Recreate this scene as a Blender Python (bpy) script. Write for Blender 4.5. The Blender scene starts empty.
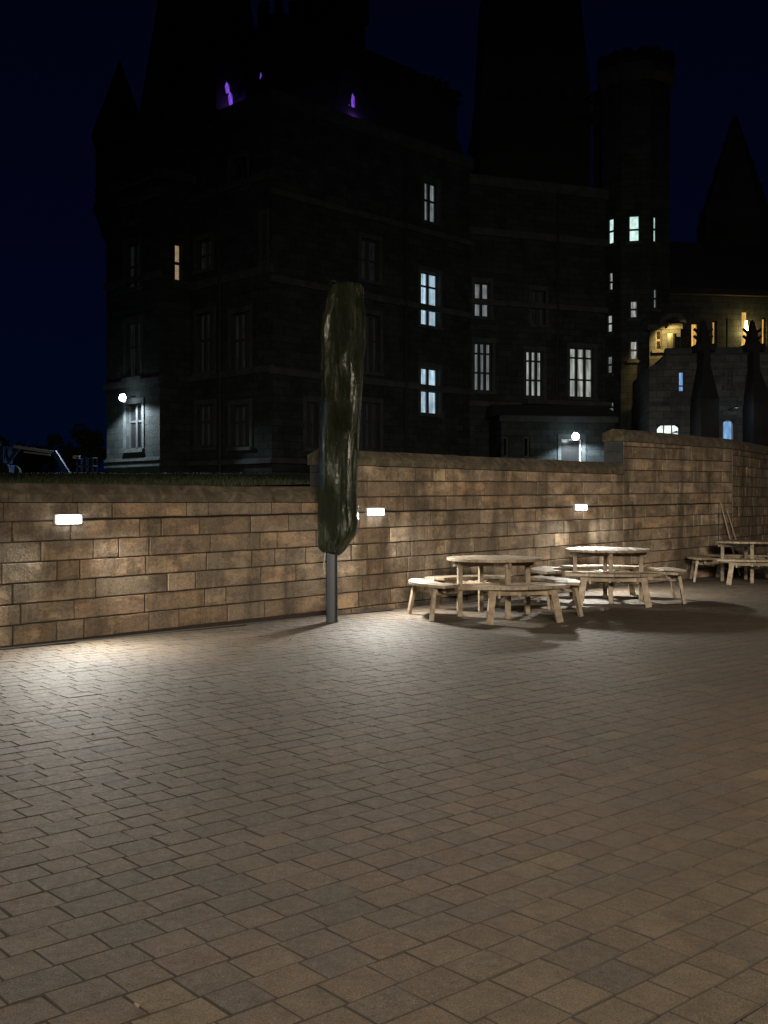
import bpy, bmesh, math, random
import numpy as np
from mathutils import Vector, noise as mn
random.seed(7); rng = np.random.default_rng(7)
S = bpy.context.scene
COL = S.collection
PI = math.pi

# ------------------------------------------------------------------ camera
F = 1074.0; HY = 502.0; CX = 384.0; EYE = 1.5
cam = bpy.data.cameras.new('camera'); camo = bpy.data.objects.new('camera', cam); COL.objects.link(camo)
camo.location = (0, 0, EYE)
camo.rotation_euler = (PI/2 - math.atan((512-HY)/F), 0, 0)
cam.sensor_fit = 'VERTICAL'; cam.sensor_height = 36; cam.lens = F/1024*36
cam.clip_start = .05; cam.clip_end = 2000
S.camera = camo
# ------------------------------------------------------------------ night sky
W = bpy.data.worlds.new('World'); S.world = W; W.use_nodes = True
wn = W.node_tree.nodes; wl = W.node_tree.links
bg = wn['Background']
tc = wn.new('ShaderNodeTexCoord'); sx = wn.new('ShaderNodeSeparateXYZ'); rp = wn.new('ShaderNodeValToRGB')
wl.new(tc.outputs['Generated'], sx.inputs[0]); wl.new(sx.outputs['Z'], rp.inputs[0]); wl.new(rp.outputs[0], bg.inputs[0])
e = rp.color_ramp.elements
e[0].position = 0.0; e[0].color = (.0004, .0021, .0098, 1)
e[1].position = .5; e[1].color = (.0006, .0007, .0032, 1)
m_ = e.new(.2); m_.color = (.0004, .0012, .0072, 1)
bg.inputs[1].default_value = 1.15
S.view_settings.view_transform = 'Standard'; S.view_settings.look = 'None'
S.view_settings.exposure = 0; S.view_settings.gamma = 1
# ------------------------------------------------------------------ warm fill light added behind the viewer, its source unseen
def area(name, loc, aim, sx_, sy_, power, col, spread=None):
    l = bpy.data.lights.new(name, 'AREA'); l.shape = 'RECTANGLE'; l.size = sx_; l.size_y = sy_
    l.energy = power; l.color = col
    if spread: l.spread = spread
    o = bpy.data.objects.new(name, l); COL.objects.link(o); o.location = loc
    o.rotation_euler = (Vector(aim)-Vector(loc)).to_track_quat('-Z', 'Y').to_euler()
    return o
FILL = area('warm_fill', (1.8, -7.5, 5.4), (4.6, 9.0, .0), 5.0, 1.5, 900, (1.0, .85, .67), math.radians(74))

# ------------------------------------------------------------------ helpers
def tag(o, label=None, cat=None, group=None, kind=None):
    if label: o['label'] = label
    if cat: o['category'] = cat
    if group: o['group'] = group
    if kind: o['kind'] = kind
    return o
def empty(name, loc=(0, 0, 0), rz=0, **k):
    o = bpy.data.objects.new(name, None); COL.objects.link(o); o.location = loc; o.rotation_euler = (0, 0, rz)
    return tag(o, **k)
class MB:
    def __init__(s): s.v = []; s.f = []; s.uv = []; s.mi = []; s.col = None
    def face(s, pts, uv=None, mi=0):
        n = len(s.v); s.v += [tuple(p) for p in pts]; s.f.append(tuple(range(n, n+len(pts))))
        s.uv.append(uv); s.mi.append(mi)
    def grid(s, idx, pts): pass
    def frustum(s, a, b):          # a, b: rings (same length), a below b
        n = len(a); k = len(s.v); s.v += [tuple(p) for p in a]+[tuple(p) for p in b]
        for i in range(n):
            j = (i+1) % n; s.f.append((k+i, k+j, k+n+j, k+n+i)); s.uv.append(None); s.mi.append(0)
        s.f.append(tuple(reversed(range(k, k+n)))); s.uv.append(None); s.mi.append(0)
        s.f.append(tuple(range(k+n, k+2*n))); s.uv.append(None); s.mi.append(0)
        return s
    def box(s, c, d, ax=(1, 0, 0), ay=(0, 1, 0)):   # centre, full sizes, axes
        c = Vector(c); ax = Vector(ax).normalized(); ay = Vector(ay).normalized(); az = ax.cross(ay)
        h = [ax*d[0]/2, ay*d[1]/2, az*d[2]/2]
        q = [(-1, -1), (1, -1), (1, 1), (-1, 1)]
        return s.frustum([c+h[0]*i+h[1]*j-h[2] for i, j in q], [c+h[0]*i+h[1]*j+h[2] for i, j in q])
    def bar(s, p, q, w, t, up=(0, 0, 1)):            # rectangular bar from p to q
        p = Vector(p); q = Vector(q); d = (q-p); L = d.length; d.normalize()
        up = Vector(up)
        if abs(d.dot(up)) > .95: up = Vector((0, 1, 0)) if abs(d.y) < .9 else Vector((1, 0, 0))
        x = d.cross(up).normalized(); y = x.cross(d).normalized()
        return s.box((p+q)/2, (w, t, L), x, y)
    def tube(s, p, q, r0, r1=None, n=12):
        r1 = r0 if r1 is None else r1
        p = Vector(p); q = Vector(q); d = (q-p).normalized()
        up = Vector((0, 0, 1)) if abs(d.z) < .9 else Vector((1, 0, 0))
        x = d.cross(up).normalized(); y = d.cross(x).normalized()
        if x.cross(y).dot(d) < 0: y = -y
        ring = lambda c, r: [c+(x*math.cos(2*PI*i/n)+y*math.sin(2*PI*i/n))*r for i in range(n)]
        return s.frustum(ring(p, r0), ring(q, r1))
    def path(s, pts, r, n=8):
        for a, b in zip(pts[:-1], pts[1:]): s.tube(a, b, r, r, n)
        return s
    def build(s, name, mat, parent=None, smooth=False, bevel=0):
        me = bpy.data.meshes.new(name); me.from_pydata([tuple(v) for v in s.v], [], s.f)
        for m in (mat if isinstance(mat, (list, tuple)) else [mat]): me.materials.append(m)
        if any(s.mi): me.polygons.foreach_set('material_index', s.mi)
        if any(u is not None for u in s.uv):
            L = me.uv_layers.new(name='UVMap'); k = 0
            for f, u in zip(s.f, s.uv):
                for i in range(len(f)):
                    if u is not None: L.data[k].uv = u[i]
                    k += 1
        if smooth: me.shade_smooth()
        me.update()
        o = bpy.data.objects.new(name, me); COL.objects.link(o)
        if parent: o.parent = parent
        if bevel:
            b = o.modifiers.new('bevel', 'BEVEL'); b.width = bevel; b.segments = 2; b.limit_method = 'ANGLE'
        return o
def copy_tree(o, parent=None):
    c = o.copy(); COL.objects.link(c); c.parent = parent
    for ch in list(o.children): copy_tree(ch, c)
    return c

# ------------------------------------------------------------------ materials
class NT:
    def __init__(s, name):
        s.m = bpy.data.materials.new(name); s.m.use_nodes = True; s.t = s.m.node_tree; s.b = s.t.nodes['Principled BSDF']
    def n(s, typ, **k):
        o = s.t.nodes.new('ShaderNode'+typ)
        for a, v in k.items():
            if a.startswith('i_'): 
                key = a[2:]; o.inputs[int(key) if key.isdigit() else key.replace('_', ' ')].default_value = v
            else: setattr(o, a, v)
        return o
    def l(s, a, b): s.t.links.new(a, b)
    def ramp(s, src, *stops):
        r = s.n('ValToRGB'); e = r.color_ramp.elements
        while len(e) < len(stops): e.new(.5)
        for el, (p, c) in zip(e, stops): el.position = p; el.color = c if len(c) == 4 else (*c, 1)
        s.l(src, r.inputs[0]); return r.outputs[0]
    def mix(s, fac, a, b, mode='MIX'):
        m = s.n('Mix', data_type='RGBA', blend_type=mode)
        for v, i in ((fac, 0), (a, 6), (b, 7)):
            if hasattr(v, 'default_value') or hasattr(v, 'is_linked'): s.l(v, m.inputs[i])
            elif i == 0: m.inputs[0].default_value = v
            else: m.inputs[i].default_value = (*v, 1) if len(v) == 3 else v
        return m.outputs[2]
    def noise(s, vec, scale, detail=4, rough=.6, dist=0):
        n = s.n('TexNoise'); n.inputs['Scale'].default_value = scale; n.inputs['Detail'].default_value = detail
        n.inputs['Roughness'].default_value = rough; n.inputs['Distortion'].default_value = dist
        if vec: s.l(vec, n.inputs['Vector'])
        return n.outputs['Fac']
    def math(s, op, a, b=None):
        m = s.n('Math', operation=op)
        for i, v in enumerate((a, b)):
            if v is None: continue
            if isinstance(v, (int, float)): m.inputs[i].default_value = v
            else: s.l(v, m.inputs[i])
        return m.outputs[0]
    def bump(s, h, strength=.5, dist=.01, prev=None):
        b = s.n('Bump'); b.inputs['Strength'].default_value = strength; b.inputs['Distance'].default_value = dist
        s.l(h, b.inputs['Height'])
        if prev: s.l(prev, b.inputs['Normal'])
        return b.outputs[0]
    def geo(s): return s.n('NewGeometry').outputs['Position']
    def obj(s): return s.n('TexCoord').outputs['Object']
def simple(name, col, rough=.6, metal=0, nscale=0, namt=.25, bump=0, bscale=40):
    t = NT(name); t.b.inputs['Roughness'].default_value = rough; t.b.inputs['Metallic'].default_value = metal
    if nscale:
        f = t.noise(t.geo(), nscale, 5)
        c = t.ramp(f, (.3, tuple(x*(1-namt) for x in col)), (.7, tuple(min(1, x*(1+namt)) for x in col)))
        t.l(c, t.b.inputs['Base Color'])
    else: t.b.inputs['Base Color'].default_value = (*col, 1)
    if bump: t.l(t.bump(t.noise(t.geo(), bscale, 4), bump, .01), t.b.inputs['Normal'])
    return t.m

def mat_paver():
    t = NT('concrete_paver'); p = t.geo()
    a = t.n('Attribute', attribute_name='Col')
    c = t.mix(t.noise(p, 330, 2, .7), a.outputs['Color'], (1, 1, 1), 'OVERLAY')
    grain = t.ramp(t.noise(p, 125, 4, .85), (.4, (.3,)*3), (.5, (1,)*3), (.72, (1.0,)*3))
    c = t.mix(1.0, a.outputs['Color'], grain, 'MULTIPLY')
    light = t.ramp(t.noise(p, 160, 2, .8), (.57, (0,)*3), (.7, (1,)*3))
    c = t.mix(t.math('MULTIPLY', light, .5), c, (.34, .29, .23))
    blotch = t.ramp(t.noise(p, 9, 5, .65), (.3, (.62,)*3), (.55, (1.0,)*3), (.8, (1.18,)*3))
    c = t.mix(.8, c, blotch, 'MULTIPLY')
    wide = t.ramp(t.noise(p, .55, 4, .6), (.3, (.72, .76, .74)), (.6, (1.05, 1.0, .96)))
    c = t.mix(.9, c, wide, 'MULTIPLY')
    t.l(c, t.b.inputs['Base Color'])
    t.l(t.ramp(t.noise(p, 30, 3), (.3, (.58,)*3), (.7, (.85,)*3)), t.b.inputs['Roughness'])
    t.b.inputs['Specular IOR Level'].default_value = .35
    b1 = t.bump(t.noise(p, 200, 4, .75), .7, .003)
    b2 = t.bump(t.noise(p, 28, 4, .6), .25, .003, b1)
    t.l(b2, t.b.inputs['Normal']); return t.m
def mat_ashlar():
    t = NT('sandstone_block'); p = t.geo()
    a = t.n('Attribute', attribute_name='Col')
    # every block samples its own piece of stone
    sh = t.n('VectorMath', operation='MULTIPLY'); t.l(a.outputs['Alpha'], sh.inputs[0]); sh.inputs[1].default_value = (37, 53, 71)
    v = t.n('VectorMath', operation='ADD'); t.l(p, v.inputs[0]); t.l(sh.outputs[0], v.inputs[1]); q = v.outputs[0]
    sc = t.n('VectorMath', operation='MULTIPLY'); t.l(q, sc.inputs[0]); sc.inputs[1].default_value = (1, 1, 2.6)
    bed = t.ramp(t.noise(sc.outputs[0], 2.2, 7, .6, .1), (.3, (.6, .55, .52)), (.5, (1, 1, 1)), (.75, (1.2, 1.14, 1.04)))
    c = t.mix(.85, a.outputs['Color'], bed, 'MULTIPLY')
    spall = t.ramp(t.noise(sc.outputs[0], 1.7, 8, .58, .15), (.535, (0,)*3), (.55, (1,)*3))
    c2 = t.mix(.85, c, (1.6, 1.5, 1.35), 'MULTIPLY')
    c = t.mix(t.math('MULTIPLY', spall, .7), c, c2)
    dark = t.ramp(t.noise(q, 1.9, 8, .68, .2), (.52, (0,)*3), (.63, (1,)*3))
    c = t.mix(t.math('MULTIPLY', dark, .6), c, (.08, .062, .046))
    # soot and damp washed over the whole wall, drawn out downwards
    st = t.n('VectorMath', operation='MULTIPLY'); t.l(p, st.inputs[0]); st.inputs[1].default_value = (1.4, 1.4, .3)
    damp = t.ramp(t.noise(st.outputs[0], 1.5, 5, .65), (.44, (0,)*3), (.62, (1,)*3))
    c = t.mix(t.math('MULTIPLY', damp, .72), c, (.07, .058, .042))
    fine = t.ramp(t.noise(p, 38, 6, .8), (.34, (.5,)*3), (.55, (1.08,)*3))
    c = t.mix(.85, c, fine, 'MULTIPLY')
    t.l(c, t.b.inputs['Base Color']); t.b.inputs['Roughness'].default_value = .92
    t.b.inputs['Specular IOR Level'].default_value = .2
    b = t.bump(t.noise(q, 42, 5, .75), .8, .016)
    b = t.bump(t.noise(q, 8, 6, .65), .6, .035, b)
    b = t.bump(spall, .5, .006, b)
    t.l(b, t.b.inputs['Normal']); return t.m
def mat_coping():
    t = NT('mossy_coping_stone'); p = t.geo()
    c = t.ramp(t.noise(p, 6, 7, .68, .6), (.28, (.03, .025, .016)), (.5, (.085, .07, .046)), (.62, (.14, .115, .078)), (.8, (.06, .058, .034)))
    t.l(c, t.b.inputs['Base Color']); t.b.inputs['Roughness'].default_value = .95
    b = t.bump(t.noise(p, 45, 5, .75), .8, .012); b = t.bump(t.noise(p, 7, 5, .7), .5, .02, b)
    t.l(b, t.b.inputs['Normal']); return t.m
def mat_castle(name, base, scale=1.0):
    t = NT(name); uv = t.n('TexCoord').outputs['UV']; p = t.geo()
    br = t.n('TexBrick'); t.l(uv, br.inputs['Vector'])
    br.inputs['Color1'].default_value = (*[x*1.12 for x in base], 1); br.inputs['Color2'].default_value = (*[x*.7 for x in base], 1)
    br.inputs['Mortar'].default_value = (*[x*.55 for x in base], 1)
    br.inputs['Scale'].default_value = 1; br.inputs['Brick Width'].default_value = .62; br.inputs['Row Height'].default_value = .3
    br.inputs['Mortar Size'].default_value = .018; br.inputs['Mortar Smooth'].default_value = .3; br.inputs['Bias'].default_value = -.1
    c = t.mix(.8, br.outputs['Color'], t.ramp(t.noise(p, 1.3, 6, .7), (.3, (.45,)*3), (.6, (1.1,)*3)), 'MULTIPLY')
    c = t.mix(.6, c, t.ramp(t.noise(p, 14, 4, .7), (.3, (.6,)*3), (.7, (1.2,)*3)), 'MULTIPLY')
    t.l(c, t.b.inputs['Base Color']); t.b.inputs['Roughness'].default_value = .95; t.b.inputs['Specular IOR Level'].default_value = .15
    b = t.bump(br.outputs['Fac'], -.6, .02); b = t.bump(t.noise(p, 12, 4), .5, .03, b)
    t.l(b, t.b.inputs['Normal']); return t.m
def mat_wood(name, a, b_):
    t = NT(name); o = t.obj()
    m = t.n('VectorMath', operation='MULTIPLY'); t.l(o, m.inputs[0]); m.inputs[1].default_value = (3, 40, 3)
    f = t.noise(m.outputs[0], 2.2, 6, .65, .4)
    c = t.ramp(f, (.3, b_), (.6, a))
    blot = t.ramp(t.noise(o, 7, 5), (.32, (.5, .48, .46)), (.65, (1.06,)*3))
    c = t.mix(.9, c, blot, 'MULTIPLY')
    t.l(c, t.b.inputs['Base Color']); t.b.inputs['Roughness'].default_value = .62
    t.l(t.bump(f, .35, .004), t.b.inputs['Normal']); return t.m
def mat_tarp(name, col, rough):
    t = NT(name); o = t.obj()
    m = t.n('VectorMath', operation='MULTIPLY'); t.l(o, m.inputs[0]); m.inputs[1].default_value = (1.9, 1.9, .42)
    c = t.ramp(t.noise(o, 3, 5), (.3, tuple(x*.7 for x in col)), (.7, tuple(x*1.25 for x in col)))
    t.l(c, t.b.inputs['Base Color']); t.b.inputs['Roughness'].default_value = rough
    t.b.inputs['Specular IOR Level'].default_value = .6
    big = t.noise(m.outputs[0], 6, 3, .55, .8); b = t.bump(big, 1.0, .03)
    v = t.n('VectorMath', operation='MULTIPLY'); t.l(o, v.inputs[0]); v.inputs[1].default_value = (1, 1, .75)
    patch = t.ramp(t.noise(m.outputs[0], 3.2, 3), (.42, (.08,)*3), (.6, (1,)*3))
    fine = t.math('MULTIPLY', t.noise(v.outputs[0], 26, 4, .75, 2.5), patch)
    b = t.bump(fine, 1.0, .055, b)
    t.l(b, t.b.inputs['Normal']); return t.m
def mat_glow(name, col, strength, streak=14, lo=.35):
    """a lit window: curtain folds and dimmer lower half of the room behind the glass"""
    t = NT(name); g = t.n('TexCoord').outputs['UV']
    m = t.n('VectorMath', operation='MULTIPLY'); t.l(g, m.inputs[0]); m.inputs[1].default_value = (streak, .8, 1)
    f = t.ramp(t.noise(m.outputs[0], 1.0, 3, .6), (.3, (lo,)*3), (.62, (1,)*3))
    s = t.math('MULTIPLY', f, strength)
    blk = t.n('VectorMath', operation='MULTIPLY'); t.l(g, blk.inputs[0]); blk.inputs[1].default_value = (2.5, 3.1, 1)
    s = t.math('MULTIPLY', s, t.ramp(t.noise(blk.outputs[0], 1.0, 2), (.35, (.6,)*3), (.6, (1,)*3)))
    t.b.inputs['Base Color'].default_value = (.02, .02, .02, 1); t.b.inputs['Roughness'].default_value = .2
    t.b.inputs['Emission Color'].default_value = (*col, 1); t.l(s, t.b.inputs['Emission Strength'])
    return t.m
def mat_emit(name, col, s):
    t = NT(name); t.b.inputs['Base Color'].default_value = (.8, .8, .8, 1)
    t.b.inputs['Emission Color'].default_value = (*col, 1); t.b.inputs['Emission Strength'].default_value = s; return t.m
def mat_leafy(name, a, b_):
    t = NT(name); f = t.noise(t.geo(), 3, 4)
    t.l(t.ramp(f, (.3, a), (.7, b_)), t.b.inputs['Base Color']); t.b.inputs['Roughness'].default_value = .7; return t.m
M = dict(
    paver=mat_paver(), paver_edge=simple('dirty_block_edge', (.020, .016, .012), .95, nscale=60), ashlar=mat_ashlar(), coping=mat_coping(),
    joint=simple('joint_sand', (.022, .018, .014), .95, nscale=40), mortar=simple('mortar', (.032, .024, .017), .95, nscale=12, bump=.5),
    ground=simple('paving_bed', (.04, .034, .028), .95, nscale=3),
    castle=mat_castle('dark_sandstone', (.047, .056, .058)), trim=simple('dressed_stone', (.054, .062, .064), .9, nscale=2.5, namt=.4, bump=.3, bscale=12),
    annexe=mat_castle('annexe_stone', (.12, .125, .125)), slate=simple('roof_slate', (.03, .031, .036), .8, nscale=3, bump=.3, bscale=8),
    soot=simple('sooty_stone', (.02, .02, .02), .95, nscale=3, bump=.3),
    lead=simple('painted_iron', (.02, .02, .02), .5), frame=simple('window_timber', (.05, .05, .05), .55), whiteframe=simple('white_paint', (.55, .56, .56), .5),
    glass=simple('dark_glass', (.01, .012, .014), .08), slatepole=simple('slate_grey_metal', (.022, .027, .035), .4, .2, nscale=25, namt=.12),
    tarp=mat_tarp('dark_green_tarp', (.011, .016, .005), .2), tarp_reflection=mat_tarp('tarp_cool_reflection', (.012, .026, .034), .15),
    wood=mat_wood('pale_timber', (.28, .225, .155), (.14, .10, .06)), cable=simple('black_cable', (.012, .011, .01), .6),
    strap=simple('black_webbing', (.012, .013, .012), .7), cord=simple('pale_cord', (.42, .4, .34), .8), steel=simple('white_enamel', (.34, .35, .37), .45), blue=simple('blue_paint', (.015, .045, .14), .4, nscale=3),
    dark=simple('black_rubber', (.02, .02, .022), .7), stick=simple('weathered_pole', (.28, .22, .15), .8, nscale=20),
    leaf=simple('dead_leaf', (.11, .08, .05), .8, nscale=30), lawn=simple('lawn_soil', (.035, .05, .016), .95, nscale=1.5, namt=.4, bump=.6, bscale=20),
    grass=mat_leafy('grass_blades', (.012, .02, .006), (.03, .04, .013)), leaves=mat_leafy('shrub_leaves', (.02, .035, .012), (.05, .07, .025)),
    bark=simple('bark', (.05, .04, .03), .9, nscale=10),
    cool=mat_glow('cool_lit_room', (.56, .80, .95), 1.0, 9), white=mat_glow('white_lit_room', (.66, .93, .86), 1.25, 5, .7),
    dim=mat_glow('dim_lit_room', (.62, .70, .72), .34, 12, .12), warm=mat_glow('warm_lit_room', (.82, .88, .80), .62, 6, .06),
    faint=mat_glow('unlit_window_glow', (.5, .58, .62), .016, 14, .0), amber=mat_glow('amber_lit_hall', (1.0, .55, .13), 1.3, 3, .1),  # faint: slight glow put into the panes of unlit windows
    peach=mat_glow('peach_lit_room', (1.0, .72, .42), .32, 3, .7), bluelit=mat_glow('blue_lit_room', (.25, .52, .95), .95, 3, .7),
    purple=mat_glow('purple_lit_dormer', (.30, .10, 1.0), 1.0, 3, .1), fan=mat_glow('fanlight_glow', (.85, .97, .92), 1.5, 3, .8),
    lens=mat_emit('lamp_lens', (.93, .98, 1.0), 9.0), flood=mat_emit('flood_lens', (.8, .95, 1.0), 26.0), flame=mat_emit('amber_lamp', (1.0, .85, .3), 9.0),
)

# ------------------------------------------------------------------ the boundary wall line: P0 + t*U, N points away from the viewer
U = Vector((.7046, .7096, 0)); N = Vector((-.7096, .7046, 0)); P0 = Vector((-3.94, 11.03, 0)); Z = Vector((0, 0, 1))
T_STEP1, T_STEP2, T_END = 4.58, 11.7, 15.83
def wt(px): r = (px-CX)/F; return (3.94+11.03*r)/(.7046-.7096*r)
END = P0+U*T_END
U2 = Vector((math.sin(math.radians(32)), math.cos(math.radians(32)), 0)); N2 = Vector((-U2.y, U2.x, 0))

# ------------------------------------------------------------------ ground
g = MB(); g.face([(-400, -300, -.06), (400, -300, -.06), (400, 700, -.06), (-400, 700, -.06)])
tag(g.build('ground', M['ground']), kind='structure')
g = MB(); g.face([(-16, -10, -.014), (24, -10, -.014), (24, 34, -.014), (-16, 34, -.014)])
tag(g.build('paving_joints', M['joint']), kind='structure')
# concrete block paving laid in courses, every block real
def paving():
    a = math.radians(48.7); P = np.array([math.sin(a), math.cos(a)]); Q = np.array([-math.cos(a), math.sin(a)])
    n2 = np.array([N.x, N.y]); p0 = np.array([P0.x, P0.y]); e2 = np.array([END.x, END.y]); nn2 = np.array([N2.x, N2.y])
    pal = np.array([[.128, .113, .088], [.136, .112, .087], [.142, .110, .086], [.112, .104, .089], [.094, .093, .088], [.158, .136, .104], [.120, .112, .088], [.205, .176, .118]])*np.array([.75, .65, .56])
    wts = np.array([.2, .2, .15, .14, .12, .1, .08, .01])
    V = []; C = []; 
    rw = .165
    for k in range(-90, 175):
        q0 = k*rw; s = -14 + rng.random()*.2
        run = 0
        while s < 33:
            L = (.165, .205, .245)[rng.choice(3, p=[.22, .5, .28])]
            c = P*(s+L/2)+Q*(q0+rw/2)
            ok = (1.2 < c[1] < 31) and abs(c[0]) < .52*c[1]+2.2 and c[0] > -12 and c[0] < 14
            if ok and ((c-p0)@n2 > -.13 if (c-p0)@np.array([U.x, U.y]) < T_END else (c-e2)@nn2 > -.13): ok = False
            if ok:
                gp = .0023; z = rng.normal(0, .0006); tl = rng.normal(0, .0005, 4)
                corners = [(s+gp, q0+gp), (s+L-gp, q0+gp), (s+L-gp, q0+rw-gp), (s+gp, q0+rw-gp)]
                jit = rng.normal(0, .0022, (4, 2)); mid = np.array([s+L/2, q0+rw/2]); top = []; ring = []; bot = []
                for i, cc in enumerate(corners):
                    cc = np.array(cc)+jit[i]; ins = cc+np.sign(mid-cc)*.0026
                    w = P*ins[0]+Q*ins[1]; o = P*cc[0]+Q*cc[1]
                    top.append((w[0], w[1], z+tl[i])); ring.append((o[0], o[1], z-.005)); bot.append((o[0], o[1], -.02))
                V.append(top+ring+bot)
                # broad drift of tones over the yard plus the block's own
                col = pal[rng.choice(8, p=wts)]*rng.normal(1, .07)
                C.append(np.clip(col, .04, .4))
            s += L
    V = np.array(V); nb = len(V); C = np.array(C)
    me = bpy.data.meshes.new('paving')
    fi = [[0, 1, 2, 3]]+[[4+i, 4+(i+1) % 4, (i+1) % 4, i] for i in range(4)]+[[8+i, 8+(i+1) % 4, 4+(i+1) % 4, 4+i] for i in range(4)]
    fi = np.array(fi); allf = (np.arange(nb)[:, None, None]*12+fi[None]).reshape(-1, 4)
    me.vertices.add(nb*12); me.vertices.foreach_set('co', V.reshape(-1).astype(np.float32))
    me.loops.add(allf.size); me.loops.foreach_set('vertex_index', allf.reshape(-1).astype(np.int32))
    me.polygons.add(len(allf)); me.polygons.foreach_set('loop_start', np.arange(0, allf.size, 4, dtype=np.int32))
    me.update(calc_edges=True); me.validate(); me.shade_flat()
    at = me.color_attributes.new('Col', 'FLOAT_COLOR', 'POINT')
    C = C.mean(0)*.42+C*.58
    cc = np.repeat(np.c_[C, np.ones(nb)], 12, axis=0).reshape(nb, 12, 4); cc[:, 4:, :3] *= .6      # dirt packed into the joints
    at.data.foreach_set('color', cc.reshape(-1).astype(np.float32))
    me.materials.append(M['paver']); me.materials.append(M['paver_edge'])
    me.polygons.foreach_set('material_index', np.tile(np.array([0]+[1]*8, dtype=np.int32), nb))
    o = bpy.data.objects.new('paving', me); COL.objects.link(o); tag(o, kind='structure')
paving()

# ------------------------------------------------------------------ walls
PALW = [(.285, .22, .165), (.31, .235, .168), (.38, .315, .24), (.24, .195, .15), (.28, .20, .138), (.235, .19, .145), (.21, .172, .135), (.34, .285, .22), (.29, .245, .19), (.18, .145, .11), (.27, .185, .128)]
def masonry(name, base, u, n, spans, parent, back=.4, shift=0.0, tilt=.0115, z0=1.295, seed=1, dim=1.0):
    """coursed ashlar. spans: (t0, t1, ztop). Each block stands proud of the mortar by its own amount."""
    r = random.Random(seed); V = []; Fc = []; Cc = []
    hts = [.215]*40
    def block(t0, t1, za, zb, d):
        gp = .0055; be = .007
        j = lambda a: r.uniform(-a, a)
        # outline with a few extra points so edges are not ruler-straight
        pts = []
        nT = max(2, int((t1-t0)/.12)); nZ = 2
        for i in range(nT): pts.append((t0+gp+(t1-t0-2*gp)*i/nT, 0))
        for i in range(nZ): pts.append((t1-gp, i/nZ))
        for i in range(nT): pts.append((t1-gp-(t1-t0-2*gp)*i/nT, 1))
        for i in range(nZ): pts.append((t0+gp, 1-i/nZ))
        outer = []; inner = []; mt = (t0+t1)/2
        for tt, zz in pts:
            zlo = za(tt)+gp; zhi = zb(tt)-gp; z = zlo+(zhi-zlo)*zz
            tt2 = tt+j(.003); z2 = z+j(.003)
            outer.append(base+u*tt2+Z*z2+n*(.004))
            zi = z2+(be if zz < .01 else -be if zz > .99 else 0); ti = tt2+(be if tt2 < mt and (abs(tt-(t0+gp)) < .001) else -be if abs(tt-(t1-gp)) < .001 else 0)
            inner.append(base+u*ti+Z*zi-n*(d+j(.0008)))
        k = len(V); m = len(pts); V.extend(outer+inner)
        for i in range(m): 
            q = (i+1) % m; Fc.append((k+i, k+q, k+m+q, k+m+i))
        Fc.append(tuple(range(k+m, k+2*m)))
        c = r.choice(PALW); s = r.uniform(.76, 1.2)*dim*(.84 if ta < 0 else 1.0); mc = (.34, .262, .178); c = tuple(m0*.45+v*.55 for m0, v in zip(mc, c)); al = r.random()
        Cc.extend([(c[0]*s, c[1]*s, c[2]*s, al)]*(2*m))
    for (ta, tb, top) in spans:
        m = -8; 
        bounds = []
        for m in range(-9, 9): bounds.append(z0-.215*m)
        bounds = sorted(bounds)
        for b0, b1 in zip(bounds[:-1], bounds[1:]):
            zc = lambda tt, b=b0: max(-.03, b+tilt*tt) 
            zd = lambda tt, b=b1: min(top, b+tilt*tt) if (top-(b+tilt*tt)) > .07 else top
            tm = (ta+tb)/2
            if b1+tilt*tm < .02 or b0+tilt*tm > top-.07: continue
            t = ta - r.uniform(0, .0)
            first = True
            while t < tb-.01:
                L = r.choice((.3, .4, .5, .6, .68, .78, .92))*r.uniform(.9, 1.1)
                if first: L *= r.uniform(.4, 1); first = False
                t1 = t+L
                if tb-t1 < .22: t1 = tb
                if min(zd(t)-zc(t), zd(t1)-zc(t1)) > .05: block(t, t1, zc, zd, r.uniform(.004, .012))
                t = t1
    me = bpy.data.meshes.new(name); me.from_pydata([tuple(v) for v in V], [], Fc)
    at = me.color_attributes.new('Col', 'FLOAT_COLOR', 'POINT'); at.data.foreach_set('color', np.array(Cc, dtype=np.float32).reshape(-1))
    me.materials.append(M['ashlar']); me.update()
    o = bpy.data.objects.new(name, me); COL.objects.link(o); o.parent = parent
    # flip if facing the wrong way
    core = MB()
    for (ta, tb, top) in spans:
        c = base+u*((ta+tb)/2)+n*(back/2+.002)+Z*(top/2-.1)
        core.box(c, (tb-ta, back, top+.19), u, n)
    core.build('mortar_core', M['mortar'], parent)
    return o
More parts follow.
